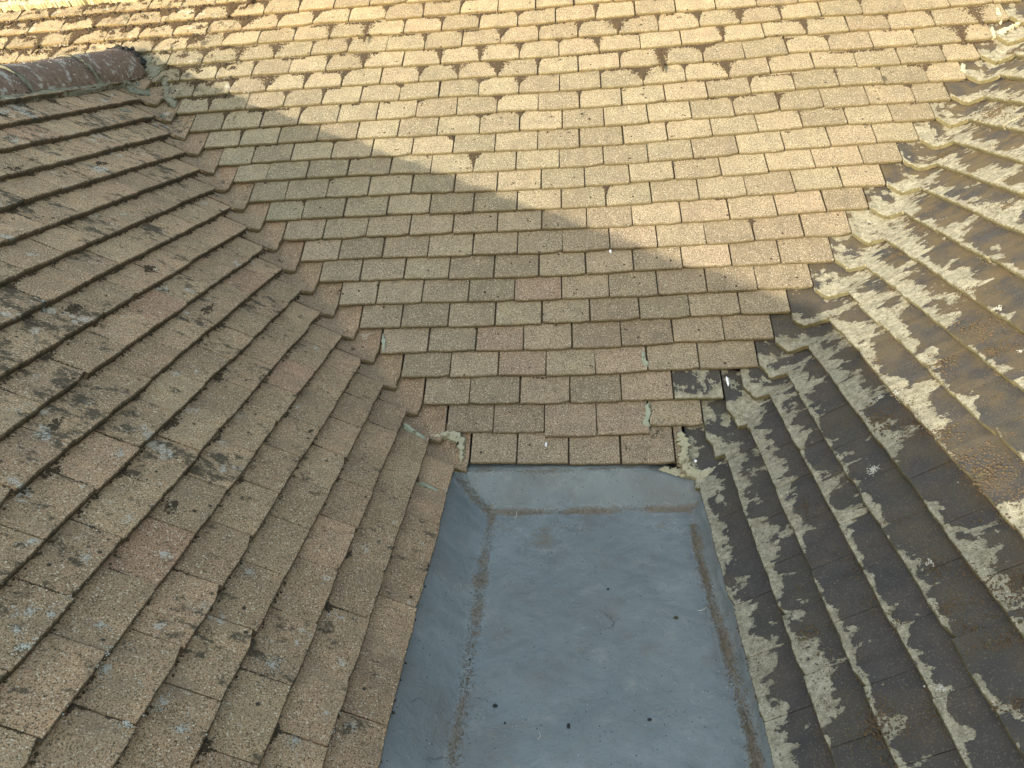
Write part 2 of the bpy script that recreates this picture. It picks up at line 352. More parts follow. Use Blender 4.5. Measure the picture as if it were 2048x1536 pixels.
# lumps: many tiny uneven icosahedra in one mesh
_t = (1 + 5 ** .5) / 2
ICO = np.array([(-1, _t, 0), (1, _t, 0), (-1, -_t, 0), (1, -_t, 0), (0, -1, _t), (0, 1, _t), (0, -1, -_t), (0, 1, -_t), (_t, 0, -1), (_t, 0, 1), (-_t, 0, -1), (-_t, 0, 1)]) / 1.902
ICOF = np.array([(0, 11, 5), (0, 5, 1), (0, 1, 7), (0, 7, 10), (0, 10, 11), (1, 5, 9), (5, 11, 4), (11, 10, 2), (10, 7, 6), (7, 1, 8), (3, 9, 4), (3, 4, 2), (3, 2, 6), (3, 6, 8), (3, 8, 9), (4, 9, 5), (2, 4, 11), (6, 2, 10), (8, 6, 7), (9, 8, 1)])
class Lumps:
    def __init__(s): s.c = []; s.r = []
    def at(s, X, rx, ry=None, rz=None): s.c.append(X); s.r.append((rx, ry or rx, rz or rx))
    def mesh(s, name, F, mat):
        if not s.c: return None
        c = np.array(s.c); r = np.array(s.r); n = len(c)
        ang = rng.uniform(0, 2 * PI, n); v = np.tile(ICO, (n, 1, 1)) * rng.uniform(0.6, 1.25, (n, 12, 1))
        v = v * r[:, None, :]; ca, sa = np.cos(ang)[:, None], np.sin(ang)[:, None]
        x = v[:, :, 0] * ca - v[:, :, 1] * sa; y = v[:, :, 0] * sa + v[:, :, 1] * ca
        B = np.stack([F.es, F.et, F.en]) if F else np.eye(3)
        V = (np.stack([x, y, v[:, :, 2]], -1) @ B + c[:, None, :]).reshape(-1, 3)
        Fc = (ICOF[None] + (np.arange(n) * 12)[:, None, None]).reshape(-1, 3)
        me = bpy.data.meshes.new(name); me.vertices.add(len(V)); me.vertices.foreach_set('co', V.astype(np.float32).ravel())
        me.loops.add(len(Fc) * 3); me.loops.foreach_set('vertex_index', Fc.astype(np.int32).ravel())
        me.polygons.add(len(Fc)); me.polygons.foreach_set('loop_start', np.arange(0, len(Fc) * 3, 3, dtype=np.int32))
        me.update(calc_edges=True); me.materials.append(mat); return me

def ribbon(name, F, pts, mat, thick=0.012, seed=0, base=0.006, parent=None, label=None, rag=.28):
    """a trowelled or gunned strip along points (s, t, half width) lying on plane F"""
    r = np.random.default_rng(seed); pts = np.array(pts, float); seg = np.r_[0, np.cumsum(np.linalg.norm(np.diff(pts[:, :2], axis=0), axis=1))]
    n = max(4, int(seg[-1] / 0.005)); q = np.linspace(0, seg[-1], n)
    a = np.stack([np.interp(q, seg, pts[:, k]) for k in range(3)], 1); d = np.gradient(a[:, :2], axis=0); d /= np.linalg.norm(d, axis=1)[:, None] + 1e-9
    per = np.stack([-d[:, 1], d[:, 0]], 1); nc = 9; V = []; Fc = []
    jw = 1 + r.normal(0, rag, (n, 2)) + .35 * np.sin(np.linspace(0, 1, n)[:, None] * r.uniform(6, 14, 2) + r.uniform(0, 6, 2)); mid = np.convolve(r.normal(0, .5, n + 6), np.ones(5) / 5, 'same')[3:n + 3]
    for i in range(n):
        endf = min(1, math.sqrt(max(0.02, min(i, n - 1 - i) / 2.5)))
        for k in range(nc):
            x = -1 + 2 * k / (nc - 1); hw = a[i, 2] * jw[i, 0 if x < 0 else 1] * endf
            z = base + thick * max(0, 1 - abs(x) ** 4) * (0.75 + .5 * mid[i]) * endf + r.normal(0, thick * .06)
            if k in (0, nc - 1): z = -0.012
            st = a[i, :2] + per[i] * x * hw + r.normal(0, .0006, 2); V.append(F.p(st[0], st[1], z))
    for i in range(n - 1):
        for k in range(nc - 1): b = i * nc + k; Fc.append((b, b + nc, b + nc + 1, b + 1))
    Fc.append(tuple(range(nc))); Fc.append(tuple((n - 1) * nc + k for k in reversed(range(nc))))
    o = add(name, mesh_from(name, V, Fc, mat), parent)
    if label: o['label'] = label
    return o
def px_path(F, l, n=0.01): return [(*hit_st(F, u, v, n), w) for u, v, w in l]

# ------------------------------------------------------------------ large structure: roofs, decks
main_roof = thing('tiled_roof', 'sunlit sand-coloured plain tile roof slope facing the viewer between two valleys', 'roof', (0.45, 0, 0))
side_roof = thing('tiled_roof', 'shaded tan tile roof slope with mossy courses and a half-round ridge', 'roof', (-0.5, -0.5, 0))
dark_roof = thing('tiled_roof', 'dark tile roof slope with flaking surface and orange-brown moss', 'roof', (1.6, -0.5, 0))
flat_roof = thing('flat_roof', 'blue-grey membrane gutter roof with dirt along its upstands, below the tiles', 'flat roof', (0.5, -1, -0.1))
bpy.context.view_layer.update()
for t in (main_roof, side_roof, dark_roof, flat_roof): t.location = (0, 0, 0)

TOP = 24.0                                     # courses up to the main ridge
def slab(name, F, quad, parent, mat, n0=-0.034, th=0.02):
    V = [F.p(a, b, n0) for a, b in quad] + [F.p(a, b, n0 - th) for a, b in quad]
    Fc = [(0, 1, 2, 3), (7, 6, 5, 4)] + [(i, (i + 4), (i + 1) % 4 + 4, (i + 1) % 4) for i in range(4)]
    return add(name, mesh_from(name, V, Fc, mat), parent)
ZT = TOP * HZ
def st_of(F, X): return F.st(X)
vl0, vlt = left_valley(-0.01), left_valley(ZT); vr0, vrt = right_valley(-0.01), right_valley(ZT)
slab('underlay', FC, [st_of(FC, vl0), st_of(FC, vr0), st_of(FC, vrt), (-4.2, TOP * G)], main_roof, M['underlay'])
LR = 19.9                                      # courses up to the ridge of the side roof
vlr = left_valley(LR * HZ)
slab('underlay', FL, [(-6.5, 0.0), st_of(FL, vl0), st_of(FL, vlr), (-6.5, LR * FL.g)], side_roof, M['underlay'])
a0 = right_valley(-1.0 * HZ)
slab('underlay', FR, [st_of(FR, a0), (6.0, -0.9 * G), (6.0, 30 * G), st_of(FR, right_valley(30 * HZ))], dark_roof, M['underlay'])
# the far pitch of the side roof, beyond its ridge
ra = FL.p(-6.5, LR * FL.g); rb = vlr
add('back_pitch', mesh_from('back_pitch', [ra + (-.06, 0, -.14), rb + (-.06, -.1, -.14), rb + (-1.4, 0, -1.25), ra + (-1.4, 0, -1.25)], [(0, 1, 2, 3)], M['tileL']), side_roof, color=(.5, .8, .5))

# joints measured along the courses of the main slope: (position, lift) in mm, from the eaves up
JOINTS = {0: [(106, -1), (268, -7), (431, -13), (593, -16), (760, -18)], 1: [(26, 8), (190, 2), (355, -2), (523, -2), (688, 2)],
 2: [(-49, 10), (108, 5), (274, 4), (440, -2), (606, -1), (771, -1)], 3: [(-124, 12), (38, 6), (201, 6), (362, 0), (526, -2), (696, 6)],
 4: [(-44, 7), (122, 4), (286, -1), (450, -1), (617, -1), (787, 8)], 5: [(-147, 7), (21, 2), (186, 1), (349, 1), (515, -1), (683, 4)],
 6: [(-245, 10), (-79, 7), (88, 2), (253, -3), (418, -3), (584, -5), (749, -3)], 7: [(-316, 12), (-151, 10), (12, 1), (177, -4), (339, -6), (506, -5), (674, 0), (842, 1)],
 8: [(-242, 9), (-70, -1), (96, 0), (261, -6), (424, -7), (594, -4), (762, -4), (933, -4), (1099, 4), (1271, 8), (1435, 4)],
 9: [(-313, 10), (-148, 7), (19, 4), (184, 1), (350, -2), (515, -5), (679, -5), (855, 0), (1025, 2), (1193, 8), (1361, 15)],
 10: [(-411, 8), (-242, 5), (-76, 0), (91, -2), (258, -7), (423, -8), (589, -9), (756, -5), (927, -2), (1098, 2), (1268, 11), (1435, 15)],
 11: [(-326, 6), (-155, 3), (13, -4), (180, -9), (348, -11), (514, -11), (681, -7), (846, -3), (1019, 0), (1187, 9), (1355, 14), (1525, 18)],
 12: [(-420, 11), (-249, 7), (-85, -4), (84, -8), (251, -10), (419, -14), (587, -11), (756, -11), (923, -6), (1091, -1), (1259, 6), (1426, 12), (1590, 13)],
 13: [(-332, 5), (-168, 1), (-1, -4), (166, -9), (334, -15), (498, -15), (668, -12), (836, -8), (1005, -2), (1175, 4), (1340, 11), (1504, 14), (1668, 10)],
 14: [(-403, 6), (-233, -1), (-70, -7), (101, -13), (264, -11), (432, -14), (598, -16), (769, -11), (935, -8), (1100, -7), (1270, 5), (1434, 3), (1600, 5), (1766, -2)],
 15: [(-330, 2), (-165, 0), (4, 0), (170, -1), (337, -10), (503, -9), (672, -11), (843, -9), (1009, -2), (1174, 5), (1342, 9), (1508, 9), (1674, 1), (1836, -2)],
 16: [(-410, 11), (-243, 1), (-75, 5), (91, -2), (258, -6), (425, -10), (593, -10), (762, -11), (931, -4), (1097, -4), (1261, 6), (1431, 14), (1591, 4), (1755, 0)],
 17: [(-503, 11), (-333, 7), (-167, 3), (1, 3), (167, -4), (336, -5), (504, -7), (675, -3), (844, -6), (1010, -4), (1174, -4), (1344, 11), (1506, 6), (1672, 2), (1837, -1), (2005, 4)],
 18: [(-417, 12), (-246, 1), (-79, -1), (91, -6), (258, -9), (425, -9), (593, -2), (763, -6), (932, -1), (1099, 0), (1265, 9), (1431, 5), (1598, 9), (1756, -4), (1927, 1), (2094, -6)],
 19: [(-499, 14), (-327, 3), (-156, -4), (9, -2), (175, -4), (340, -3), (507, -5), (676, -1), (845, -5), (1013, 2), (1179, -2), (1344, 7), (1506, 6), (1668, -4), (1833, -3), (2007, 3)],
 20: [(-426, 14), (-257, 5), (-87, 2), (80, -1), (249, -4), (414, -2), (584, -1), (753, 4), (924, -1)], 21: [(-517, 13), (-349, 4), (-175, 5), (-8, 2), (159, -5), (327, -7), (495, 2), (665, 0)],
 22: [(-430, 9), (80, -2), (590, 0)], 23: [(-515, 9), (-8, -2), (500, 0)]}

def left_joint(r): return left_valley(r * HZ)[0] + np.interp(r, [0, 5, 8, 11, 14, 20], [.055, .052, .040, .036, .034, .034])
# right valley: heights (in courses) of the butt at its two ends
RV_C = [-.24, .53, 1.46, 2.22, 2.97, 3.76, 4.60, 5.75, 6.9, 7.95, 9.0, 10.0, 11.0, 12.0, 13.0, 14.0, 15.0, 16.0, 17.0, 18.0, 19.0, 20.0]
RV_R = [-.82, .25, 1.24, 2.25, 3.0, 4.0, 5.0, 5.95, 6.95, 7.97, 9.03, 10.03, 11.05, 12.0, 13.0, 14.03, 15.03, 16.03, 17.0, 18.0, 19.0, 20.0]
RV_X = [right_valley(c * HZ)[0] - np.interp(c, [0, 5, 9, 20], [.076, .070, .086, .092]) for c in RV_C]
def right_joint(r):
    if r < .5: return .794
    r = int(round(r)); return RV_X[min(r + 1 if r >= 3 else r, len(RV_X) - 1)]

def left_gap(r): return float(np.interp(r, [0, 4, 7, 12, 20], [-.033, -.047, -.074, -.092, -.092]))
tint_rng = random.Random(11)
def tint_c(r, s):
    hue = tint_rng.betavariate(2.2, 2.2); dirt = tint_rng.uniform(0.0, 0.34)
    if r < 5: hue = 0.52 + hue * 0.36; dirt *= .6
    elif r < 10: hue = 0.45 + hue * 0.32; dirt *= .7
    else: hue = .22 + hue * 0.36
    if r > 14 and s < -0.5: dirt = .25 + .3 * tint_rng.random()
    if r > 16 and s < -1.1: dirt = .75 + .25 * tint_rng.random(); hue *= .6
    return (hue, dirt, tint_rng.random())

cC = Course(FC); joints_c = []
PINK = {(4, 2), (3, 2), (6, 4)}
for r in range(0, 24):
    J = [(a / 1000, b / 1000) for a, b in JOINTS[r]]
    full = [J[0]]
    for a in J[1:]:
        k = max(1, round((a[0] - full[-1][0]) / W)); p0 = full[-1]
        for i in range(1, k + 1): full.append((p0[0] + (a[0] - p0[0]) * i / k, p0[1] + (a[1] - p0[1]) * i / k))
    while full[-1][0] < 3.2: full.append((full[-1][0] + W, full[-1][1] * .9))
    while full[0][0] > -4.0: full.insert(0, (full[0][0] - W, min(.02, full[0][1] + .001 if full[0][0] > -1.6 else full[0][1])))
    sl = left_joint(r) + .002 if r <= 18 else (-3.4)
    sr = (right_joint(r) - .003) if r <= 19 else right_valley(r * HZ)[0] - .09
    inner = [j for j in full if sl + .028 < j[0] < sr - .028]
    tt = lambda s: float(np.interp(s, [j[0] for j in full], [j[1] for j in full]))
    pts = [(sl, tt(sl))] + inner + [(sr, tt(sr))]
    joints_c.append((r, inner, sl, sr, tt))
    for i in range(len(pts) - 1):
        (s0, t0), (s1, t1) = pts[i], pts[i + 1]; c = tint_c(r, s0); mk = 'tile'; dt = 0; dn = 0
        if (r, i) in PINK: c = (.95, c[1], .5)
        sm = (s0 + s1) / 2
        if r == 1 and .36 < sm < .68: dt = -.017; dn = .003; c = (.85, .15, .6)
        if r == 1 and .69 < sm < .85: dt = .008
        if r == 2 and .77 < sm < .95: mk = 'filmC'; c = (.5, .62, .5); dn = .001
        if r == 0: dn = .004; c = (.8, .10 + (.75 if sm > .6 else .12), .6)
        cC.put(s0, s1, r * G + t0, r * G + t1, c, mk, dn, dt, gap=abs(random.gauss(.0022, .0016)) + .0036)
cC.build(main_roof, 292, 'tile_join')

# side roof (left)
PH_L = [.150, .049, .131, .042, .101, .025, .092, .005, .076, .143, .052, .141, .037, .112, .011, .081, .0, .083, .0, .083]
cL = Course(FL, 1.5); joints_l = []
def lift_l(r, s): return 0.0 if r < 15 else (r - 14) / 5 * .035 * min(1.0, max(-.2, (s - .55) / .9))
for r in range(0, 19):
    ge = FL.g; t = r * ge
    s_end = left_valley(r * HZ)[1] + left_gap(r)
    if r >= 17: s_end = min(s_end, 1.33 + .05 * (r - 17))
    js = []; k = math.floor((s_end - .03 - PH_L[r]) / W); s = PH_L[r] + k * W
    while s > -3.2: js.append(s + random.gauss(0, .0015)); s -= W
    js = js[::-1]; joints_l.append((r, js, s_end)); pts = js + [s_end]
    off = [random.gauss(0, .0005) for _ in pts]
    for i in range(len(pts) - 1):
        d = .34 + .62 * min(1, max(0, (r - 1) / 9)) * tint_rng.random() + (.30 * tint_rng.random() if pts[i] < -.5 else 0)
        if r >= 15: d = .45 + .5 * tint_rng.random()
        h = .45 + tint_rng.betavariate(2, 2) * .35; br = tint_rng.random() * .8
        if tint_rng.random() < .05: h = .95
        if r == 0: h = .6 + .2 * h
        cL.put(pts[i], pts[i + 1], t + off[i] + lift_l(r, pts[i]), t + off[i + 1] + lift_l(r, pts[i + 1]), (h, min(1, d), br), 'tileL', .001 * (r == 0), gap=.0024, sy=(.5 if r == 18 else .8 if r == 17 else 1.0))
cL.build(side_roof, 290, 'tileL_join')

# dark roof (right); its running coordinate goes towards the viewer: s = -y
PH_R = [.047, .102, .016, .1, .02, .103, .016, .099, .035, .12, .04, .12, .04, .12, .03, .11, .03, .11, .03, .11, .03, .11]
cR = Course(FR, 1.4); joints_r = []
RROWS = RV_R[:20] + [20 + i for i in range(0, 6)]
for k, r in enumerate(RROWS):
    t = r * G; yv = right_valley(r * HZ)[1]
    y0 = yv - np.interp(k, [0, 3, 6, 9, 20], [.035, .055, .085, .070, .060]); ph = PH_R[k % len(PH_R)]
    n = math.floor((y0 - .03 - ph) / W); ys = [y0]; y = ph + n * W
    while y > -3.2: ys.append(y + random.gauss(0, .0015)); y -= W
    joints_r.append((k, r, ys)); off = [random.gauss(0, .0009) for _ in ys]
    for i in range(len(ys) - 1):
        far = min(1, max(0, (yv - ys[i]) / 1.3)); fl = .64 - .50 * far + tint_rng.uniform(-.25, .25) - (.03 if r > 4 else 0)
        cR.put(-ys[i], -ys[i + 1], t + off[i], t + off[i + 1], (tint_rng.random(), min(1, max(0, fl)), tint_rng.random()), 'film', .001 * (k == 0), gap=.0016)
cR.build(dark_roof, 290, 'film_join')

# ------------------------------------------------------------------ valley tiles: curved troughs
def valley_tile(parent, Fside, side, zc0, zs0, xj, yj, mat, color, tip, seed, th=.0150, cr=.010):
    """side -1: left valley, +1: right valley. zc0/zs0: height of the butt on the main slope / on the side slope."""
    r = np.random.default_rng(seed); val = left_valley if side < 0 else right_valley
    nu, nv = 13, 6; vs = [0, .0, .035, .45, 1.0, 1.75]; V = []; UV = []; Fc = []
    jit = r.normal(0, .0009, nu)
    for j, v in enumerate(vs):
        for i in range(nu):
            u = i / (nu - 1)                                   # 0 on the side slope ... 1 on the main slope
            zb = zs0 * (1 - u) + zc0 * u; e = abs(2 * u - 1)
            drop = tip * (1 - e ** 2.0) * (1 if j < 4 else .85) - cr * (max(0, u - .60) / .40) ** 2 * (1 if j < 3 else 0)
            z = zb + v * HZ - drop * SP + jit[i] * (1 if j < 3 else 0)
            pv = val(z); a_c = abs(xj - pv[0]); a_s = abs(pv[1] - yj); q = -a_s + (a_s + a_c) * u; fw = .052
            on_c = lambda w: np.array([pv[0] + w * (1 if side < 0 else -1), pv[1], z])
            on_s = lambda w: np.array([pv[0] - Fside.es[0] / Fside.es[1] * w, pv[1] - w, z])
            if q > fw: pt = on_c(q)
            elif q < -fw: pt = on_s(-q)
            else: k = (q + fw) / (2 * fw); pt = on_s(fw) * (1 - k) ** 2 + pv * 2 * k * (1 - k) + on_c(fw) * k ** 2
            u = min(1, max(0, (q + fw) / (2 * fw)))
            nn = nrm(Fside.en * (1 - u) + FC.en * u)
            top = th - (th + .0002) * v
            lift = top - (th - .0025 if j == 0 else (.0025 if j == 1 else 0))
            V.append(pt + nn * lift); UV.append((i / (nu - 1), v))
    for j in range(nv - 1):
        for i in range(nu - 1):
            a = j * nu + i; q = (a, a + 1, a + nu + 1, a + nu); Fc.append(q if side < 0 else q[::-1])
    # side skirts
    n = len(V)
    for i in (0, nu - 1):
        base = len(V)
        for j in range(1, nv):
            nn = Fside.en if i == 0 else FC.en
            V.append(V[j * nu + i] - nn * .0125); UV.append(UV[j * nu + i])
        for j in range(1, nv - 1):
            a, b_, c, d = j * nu + i, (j + 1) * nu + i, base + j, base + j - 1
            Fc.append((a, b_, c, d))
    me = mesh_from('valley_tile', V, Fc, mat, UV, False)
    return add('valley_tile', me, parent, color=color)
for r in range(0, 19):
    zc = r * HZ - .004; dl = .045 if r < 12 else .034
    yj = left_valley(r * HZ)[1] + left_gap(r) + .003
    valley_tile(side_roof, FL, -1, zc - .004 + random.gauss(0, .0015), zc + random.gauss(0, .0012), left_joint(r) - .002, yj, M['tileV'], (.68 + .2 * random.random(), .36 + .25 * random.random() + (.3 if r > 13 else 0), .15 + .4 * random.random()), .015 + .006 * random.random(), 300 + r, .0165, .020)
for k in range(len(RV_C) - 2):
    yv = right_valley(RV_R[k] * HZ)[1]; yj = yv - np.interp(k, [0, 3, 6, 9, 20], [.033, .053, .083, .068, .058])
    valley_tile(dark_roof, FR, 1, RV_C[k] * HZ, RV_R[k] * HZ, RV_X[k], yj, M['film'], (.6, .66 + .25 * random.random(), .5), .026 + .010 * random.random(), 400 + k, .0175)

# ------------------------------------------------------------------ ridge of the side roof and of the main roof
def half_round(name, A, B, up, rad, th, mat, parent, seed, color=None, ends=(1, 1)):
    r = np.random.default_rng(seed); A, B = np.array(A, float), np.array(B, float); ax = nrm(B - A); sidev = nrm(np.cross(ax, up)); upv = np.cross(sidev, ax)
    nu, nl = 15, 10; V = []; Fc = []
    for k in range(nl):
        c = A + (B - A) * k / (nl - 1)
        for i in range(nu):
            a = -.08 + (PI + .16) * i / (nu - 1); rr = rad + r.normal(0, .0024) + (.003 if k in (0, nl - 1) else 0)
            V.append(c + sidev * math.cos(a) * rr + upv * math.sin(a) * rr)
    n0 = len(V)
    for k in (0, nl - 1):
        c = A + (B - A) * k / (nl - 1)
        for i in range(nu):
            a = -.08 + (PI + .16) * i / (nu - 1); V.append(c + sidev * math.cos(a) * (rad - th) + upv * math.sin(a) * (rad - th))
    for k in range(nl - 1):
        for i in range(nu - 1): a = k * nu + i; Fc.append((a, a + nu, a + nu + 1, a + 1))
    for e, k in ((0, 0), (1, nl - 1)):
        for i in range(nu - 1): a = k * nu + i; b = n0 + e * nu + i; Fc.append((a, a + 1, b + 1, b))
    return add(name, mesh_from(name, V, Fc, mat, smooth=True), parent, color=color)
RAD = 0.115; RX = -1.545
def ridge_axis(y): return np.array([RX - AL * 0, y, 1.262 - RAD + (.048 * max(0, (y - .62) / .88) if y > .62 else 0)])
ys = [1.50, 1.10, .675, .25, -.18, -.61, -1.04, -1.47, -1.9, -2.33, -2.76, -3.19, -3.62, -4.05, -4.48, -4.91, -5.34, -5.8]
for i in range(len(ys) - 1):
    half_round('ridge_tile', ridge_axis(ys[i] - .006) + rng.normal(0, .003, 3), ridge_axis(ys[i + 1] + .006), np.array([0, 0, 1.]), RAD, .016, M['ridge'], side_roof, 500 + i)
    if i:                                      # mortar in the cross joint
        half_round('joint_mortar', ridge_axis(ys[i] + .009), ridge_axis(ys[i] - .009), np.array([0, 0, 1.]), RAD + .0028, .02, M['bedding'], side_roof, 540 + i)
# bedding along the foot of the ridge
tb = [(s_, FL.st(ridge_axis(s_) + (RAD, 0, 0))[1] - .004 + .004 * math.sin(s_ * 17), .016 + .004 * math.sin(s_ * 9)) for s_ in np.arange(-5.6, 1.48, .12)]
ribbon('bedding_mortar', FL, tb, M['bedding'], .014, 61, .008, side_roof, rag=.10)
# rough dark moss plug in the open end
pl = Lumps()
for _ in range(420):
    a = random.uniform(.15, PI - .1); q = RAD * math.sqrt(random.random()) * 1.04; c = ridge_axis(1.50)
    pl.at(c + (math.cos(a) * q, random.gauss(.0, .012), math.sin(a) * q), random.uniform(.006, .014))
add('moss_plug', pl.mesh('moss_plug', None, M['black']), side_roof, kind='stuff')
# main ridge: cream bedding band and ridge tiles
rz = TOP * HZ; ry = TOP * HX
bx = [(-4.0, 24.15 * G, .034)] + [(x, 24.15 * G, .034) for x in np.arange(-3.9, 3.4, .1)]
ribbon('bedding_mortar', FC, bx, M['cream'], .026, 62, .018, main_roof, rag=.08)
for i in range(17):
    x0 = -4.0 + i * .45
    half_round('ridge_tile', (x0 + .445, ry + .115, rz + .055), (x0, ry + .115, rz + .055), np.array([0, 0, 1.]), .125, .016, M['ridge'], main_roof, 600 + i)
add('back_pitch', mesh_from('back_pitch', [(-4.2, ry + .14, rz), (3.6, ry + .14, rz), (3.6, ry + 2.0, rz - 1.5), (-4.2, ry + 2.0, rz - 1.5)], [(0, 1, 2, 3)], M['tile']), main_roof, color=(.4, .4, .5))

# ------------------------------------------------------------------ mortar, sealant
S, Mo = M['sealant'], M['mortar']
ribbon('sealant', FC, px_path(FC, [(766, 668, .006), (768, 690, .008), (767, 705, .004)]), S, .006, 71, .010, main_roof)
ribbon('sealant', FC, px_path(FC, [(1284, 700, .006), (1288, 718, .010), (1293, 738, .008)]), S, .007, 72, .010, main_roof)
ribbon('sealant', FC, px_path(FC, [(1297, 806, .011), (1294, 830, .010), (1293, 858, .012)]), S, .007, 73, .010, main_roof)
ribbon('mortar_patch', FC, px_path(FC, [(858, 884, .006), (878, 872, .013), (905, 872, .016), (922, 880, .014), (925, 900, .012), (922, 925, .010)]), Mo, .009, 74, .012, main_roof)
ribbon('mortar_patch', FC, px_path(FC, [(903, 928, .016), (912, 942, .024), (926, 938, .012)]), Mo, .012, 75, .006, main_roof)
ribbon('mortar_patch', FC, px_path(FC, [(1362, 864, .012), (1365, 885, .022), (1367, 910, .021), (1370, 932, .016)]), Mo, .010, 77, .018, main_roof)
ribbon('mortar_patch', FC, px_path(FC, [(1366, 926, .018), (1380, 945, .022), (1400, 955, .016), (1425, 940, .010), (1450, 927, .006)]), Mo, .010, 78, .016, main_roof)
ribbon('mortar_patch', FC, px_path(FC, [(1318, 938, .010), (1345, 941, .016), (1380, 948, .018)], 0), Mo, .006, 81, -.004, main_roof)
ribbon('mortar_patch', FL, px_path(FL, [(806, 848, .006), (830, 866, .010), (857, 884, .012)]), S, .006, 79, .012, side_roof)
ribbon('mortar_patch', FL, px_path(FL, [(838, 966, .006), (862, 977, .008), (889, 993, .008)]), S, .005, 80, .011, side_roof)
for i, l in enumerate([[(284, 122, .03), (300, 134, .045), (312, 152, .035)], [(262, 184, .02), (285, 178, .035), (308, 170, .04), (326, 162, .025)],
                       [(330, 155, .015), (332, 185, .014), (340, 205, .018), (350, 215, .012)], [(322, 235, .02), (340, 232, .022), (365, 226, .012)], [(240, 218, .016), (262, 226, .020), (285, 240, .012)]]):
    ribbon('mortar_patch', FC if i in (0, 2) else FL, px_path(FC if i in (0, 2) else FL, l), M['bedding'], .004, 90 + i, .010, side_roof, rag=.4)
for i, l in enumerate([[(1994, 14, .008), (2000, 35, .010), (2004, 45, .006)], [(1984, 52, .008), (1990, 72, .014), (2020, 55, .010), (2048, 40, .008)], [(1925, 126, .008), (1930, 145, .010)]]):
    ribbon('mortar_patch', FC, px_path(FC, l), M['cream'] if i < 2 else S, .006, 96 + i, .008, main_roof)

# ------------------------------------------------------------------ grey membrane with upstands
H = .100
def crease_l(y): return .190 - .012 * (y + .4)
def crease_r(y): return .803 + .008 * (y + .2) + .010 * math.sin(y * 5)
CREASE_C = -.122
def seg_noise(x, y): return (math.sin(x * 23 + y * 7) * math.sin(y * 19 - x * 5) + .6 * math.sin(x * 47 - y * 31 + 1)) 
def smax(vals, k=.016):
    m = max(vals); return m + k * math.log(sum(math.exp((v - m) / k) for v in vals)) - k * math.log(1.6)
def memb(x, y):
    w = .004 * math.sin(y * 11) + .003 * math.sin(y * 27 + 1)
    zl = (crease_l(y) + w - x) * .80; zr = (x - crease_r(y) - w) * 1.25; zc = (y - CREASE_C + .004 * math.sin(x * 13)) * 1.02
    z = -H + max(0, smax([0, zl, zr, zc], .012)) + .0016 * seg_noise(x, y) + .0010 * math.sin(x * 61 + math.sin(y * 33) * 2) * math.sin(y * 71)
    lim = -.006 if x < .5 else -.040 - .02 * 0
    if y > -.14 and x > .5: lim = -.008 - .032 * min(1, max(0, (x - .66) / .12))
    return min(z, lim)
xs = np.arange(.03, .9001, .0075); ysm = np.r_[np.arange(-6.0, -2.2, .1), np.arange(-2.2, .0301, .0085)]
V = []; dirt = []
for y in ysm:
    for x in xs:
        V.append((x, y, memb(x, y)))
        dl = abs(x - crease_l(y) - .004) ; dr = abs(x - crease_r(y) + .006); dc = abs(y - CREASE_C + .004)
        q = 0.0
        if y < CREASE_C + .02: q = max(q, .95 * math.exp(-(dl / (.020 + .008 * math.sin(y * 9))) ** 2), 1.0 * math.exp(-(dr / .017) ** 2))
        if crease_l(y) - .02 < x < crease_r(y) + .02: q = max(q, .92 * math.exp(-(dc / .017) ** 2))
        # silt in the top left corner and along the eaves
        q = max(q, .75 * math.exp(-(abs((x - .10) + (y + .07) * 1.1) / .022) ** 2) * (1 if x < .22 and y > -.17 else 0))
        q = max(q, .55 * math.exp(-((y + .022) / .016) ** 2), .64 * math.exp(-(((x - .34) / .17) ** 2 + ((y + .24) / .10) ** 2)), .60 * math.exp(-(((x - .72) / .09) ** 2 + ((y + .19) / .06) ** 2)))
        dirt.append(q)
nx = len(xs); Fc = [(j * nx + i, j * nx + i + 1, (j + 1) * nx + i + 1, (j + 1) * nx + i) for j in range(len(ysm) - 1) for i in range(nx - 1)]
me = mesh_from('membrane', V, Fc, M['membrane'], smooth=True)
at = me.attributes.new('dirt', 'FLOAT', 'POINT'); at.data.foreach_set('value', np.array(dirt, np.float32))
add('membrane', me, flat_roof)
# the torn cap strip that hangs off the dark roof's eaves
V = []; Fc = []; n = 90
for i in range(n):
    y = -.15 - i * .03; w = .022 + .006 * math.sin(i * .7) + random.gauss(0, .0035)
    x1 = FR.p(-y, RV_R[0] * G)[0] + .012
    for k, (dx, dz) in enumerate(((0, .001), (-.012, .0005), (-w, -.010 - random.random() * .003))): V.append((x1 + dx, y, -.049 + dz + (-.02 if y < -.6 and k == 2 else 0) * min(1, (-y - .6))))
for i in range(n - 1):
    for k in range(2): a = i * 3 + k; Fc.append((a, a + 1, a + 4, a + 3))
me = mesh_from('edge_flap', V, Fc, M['membrane'], smooth=True); add('edge_flap', me, flat_roof)

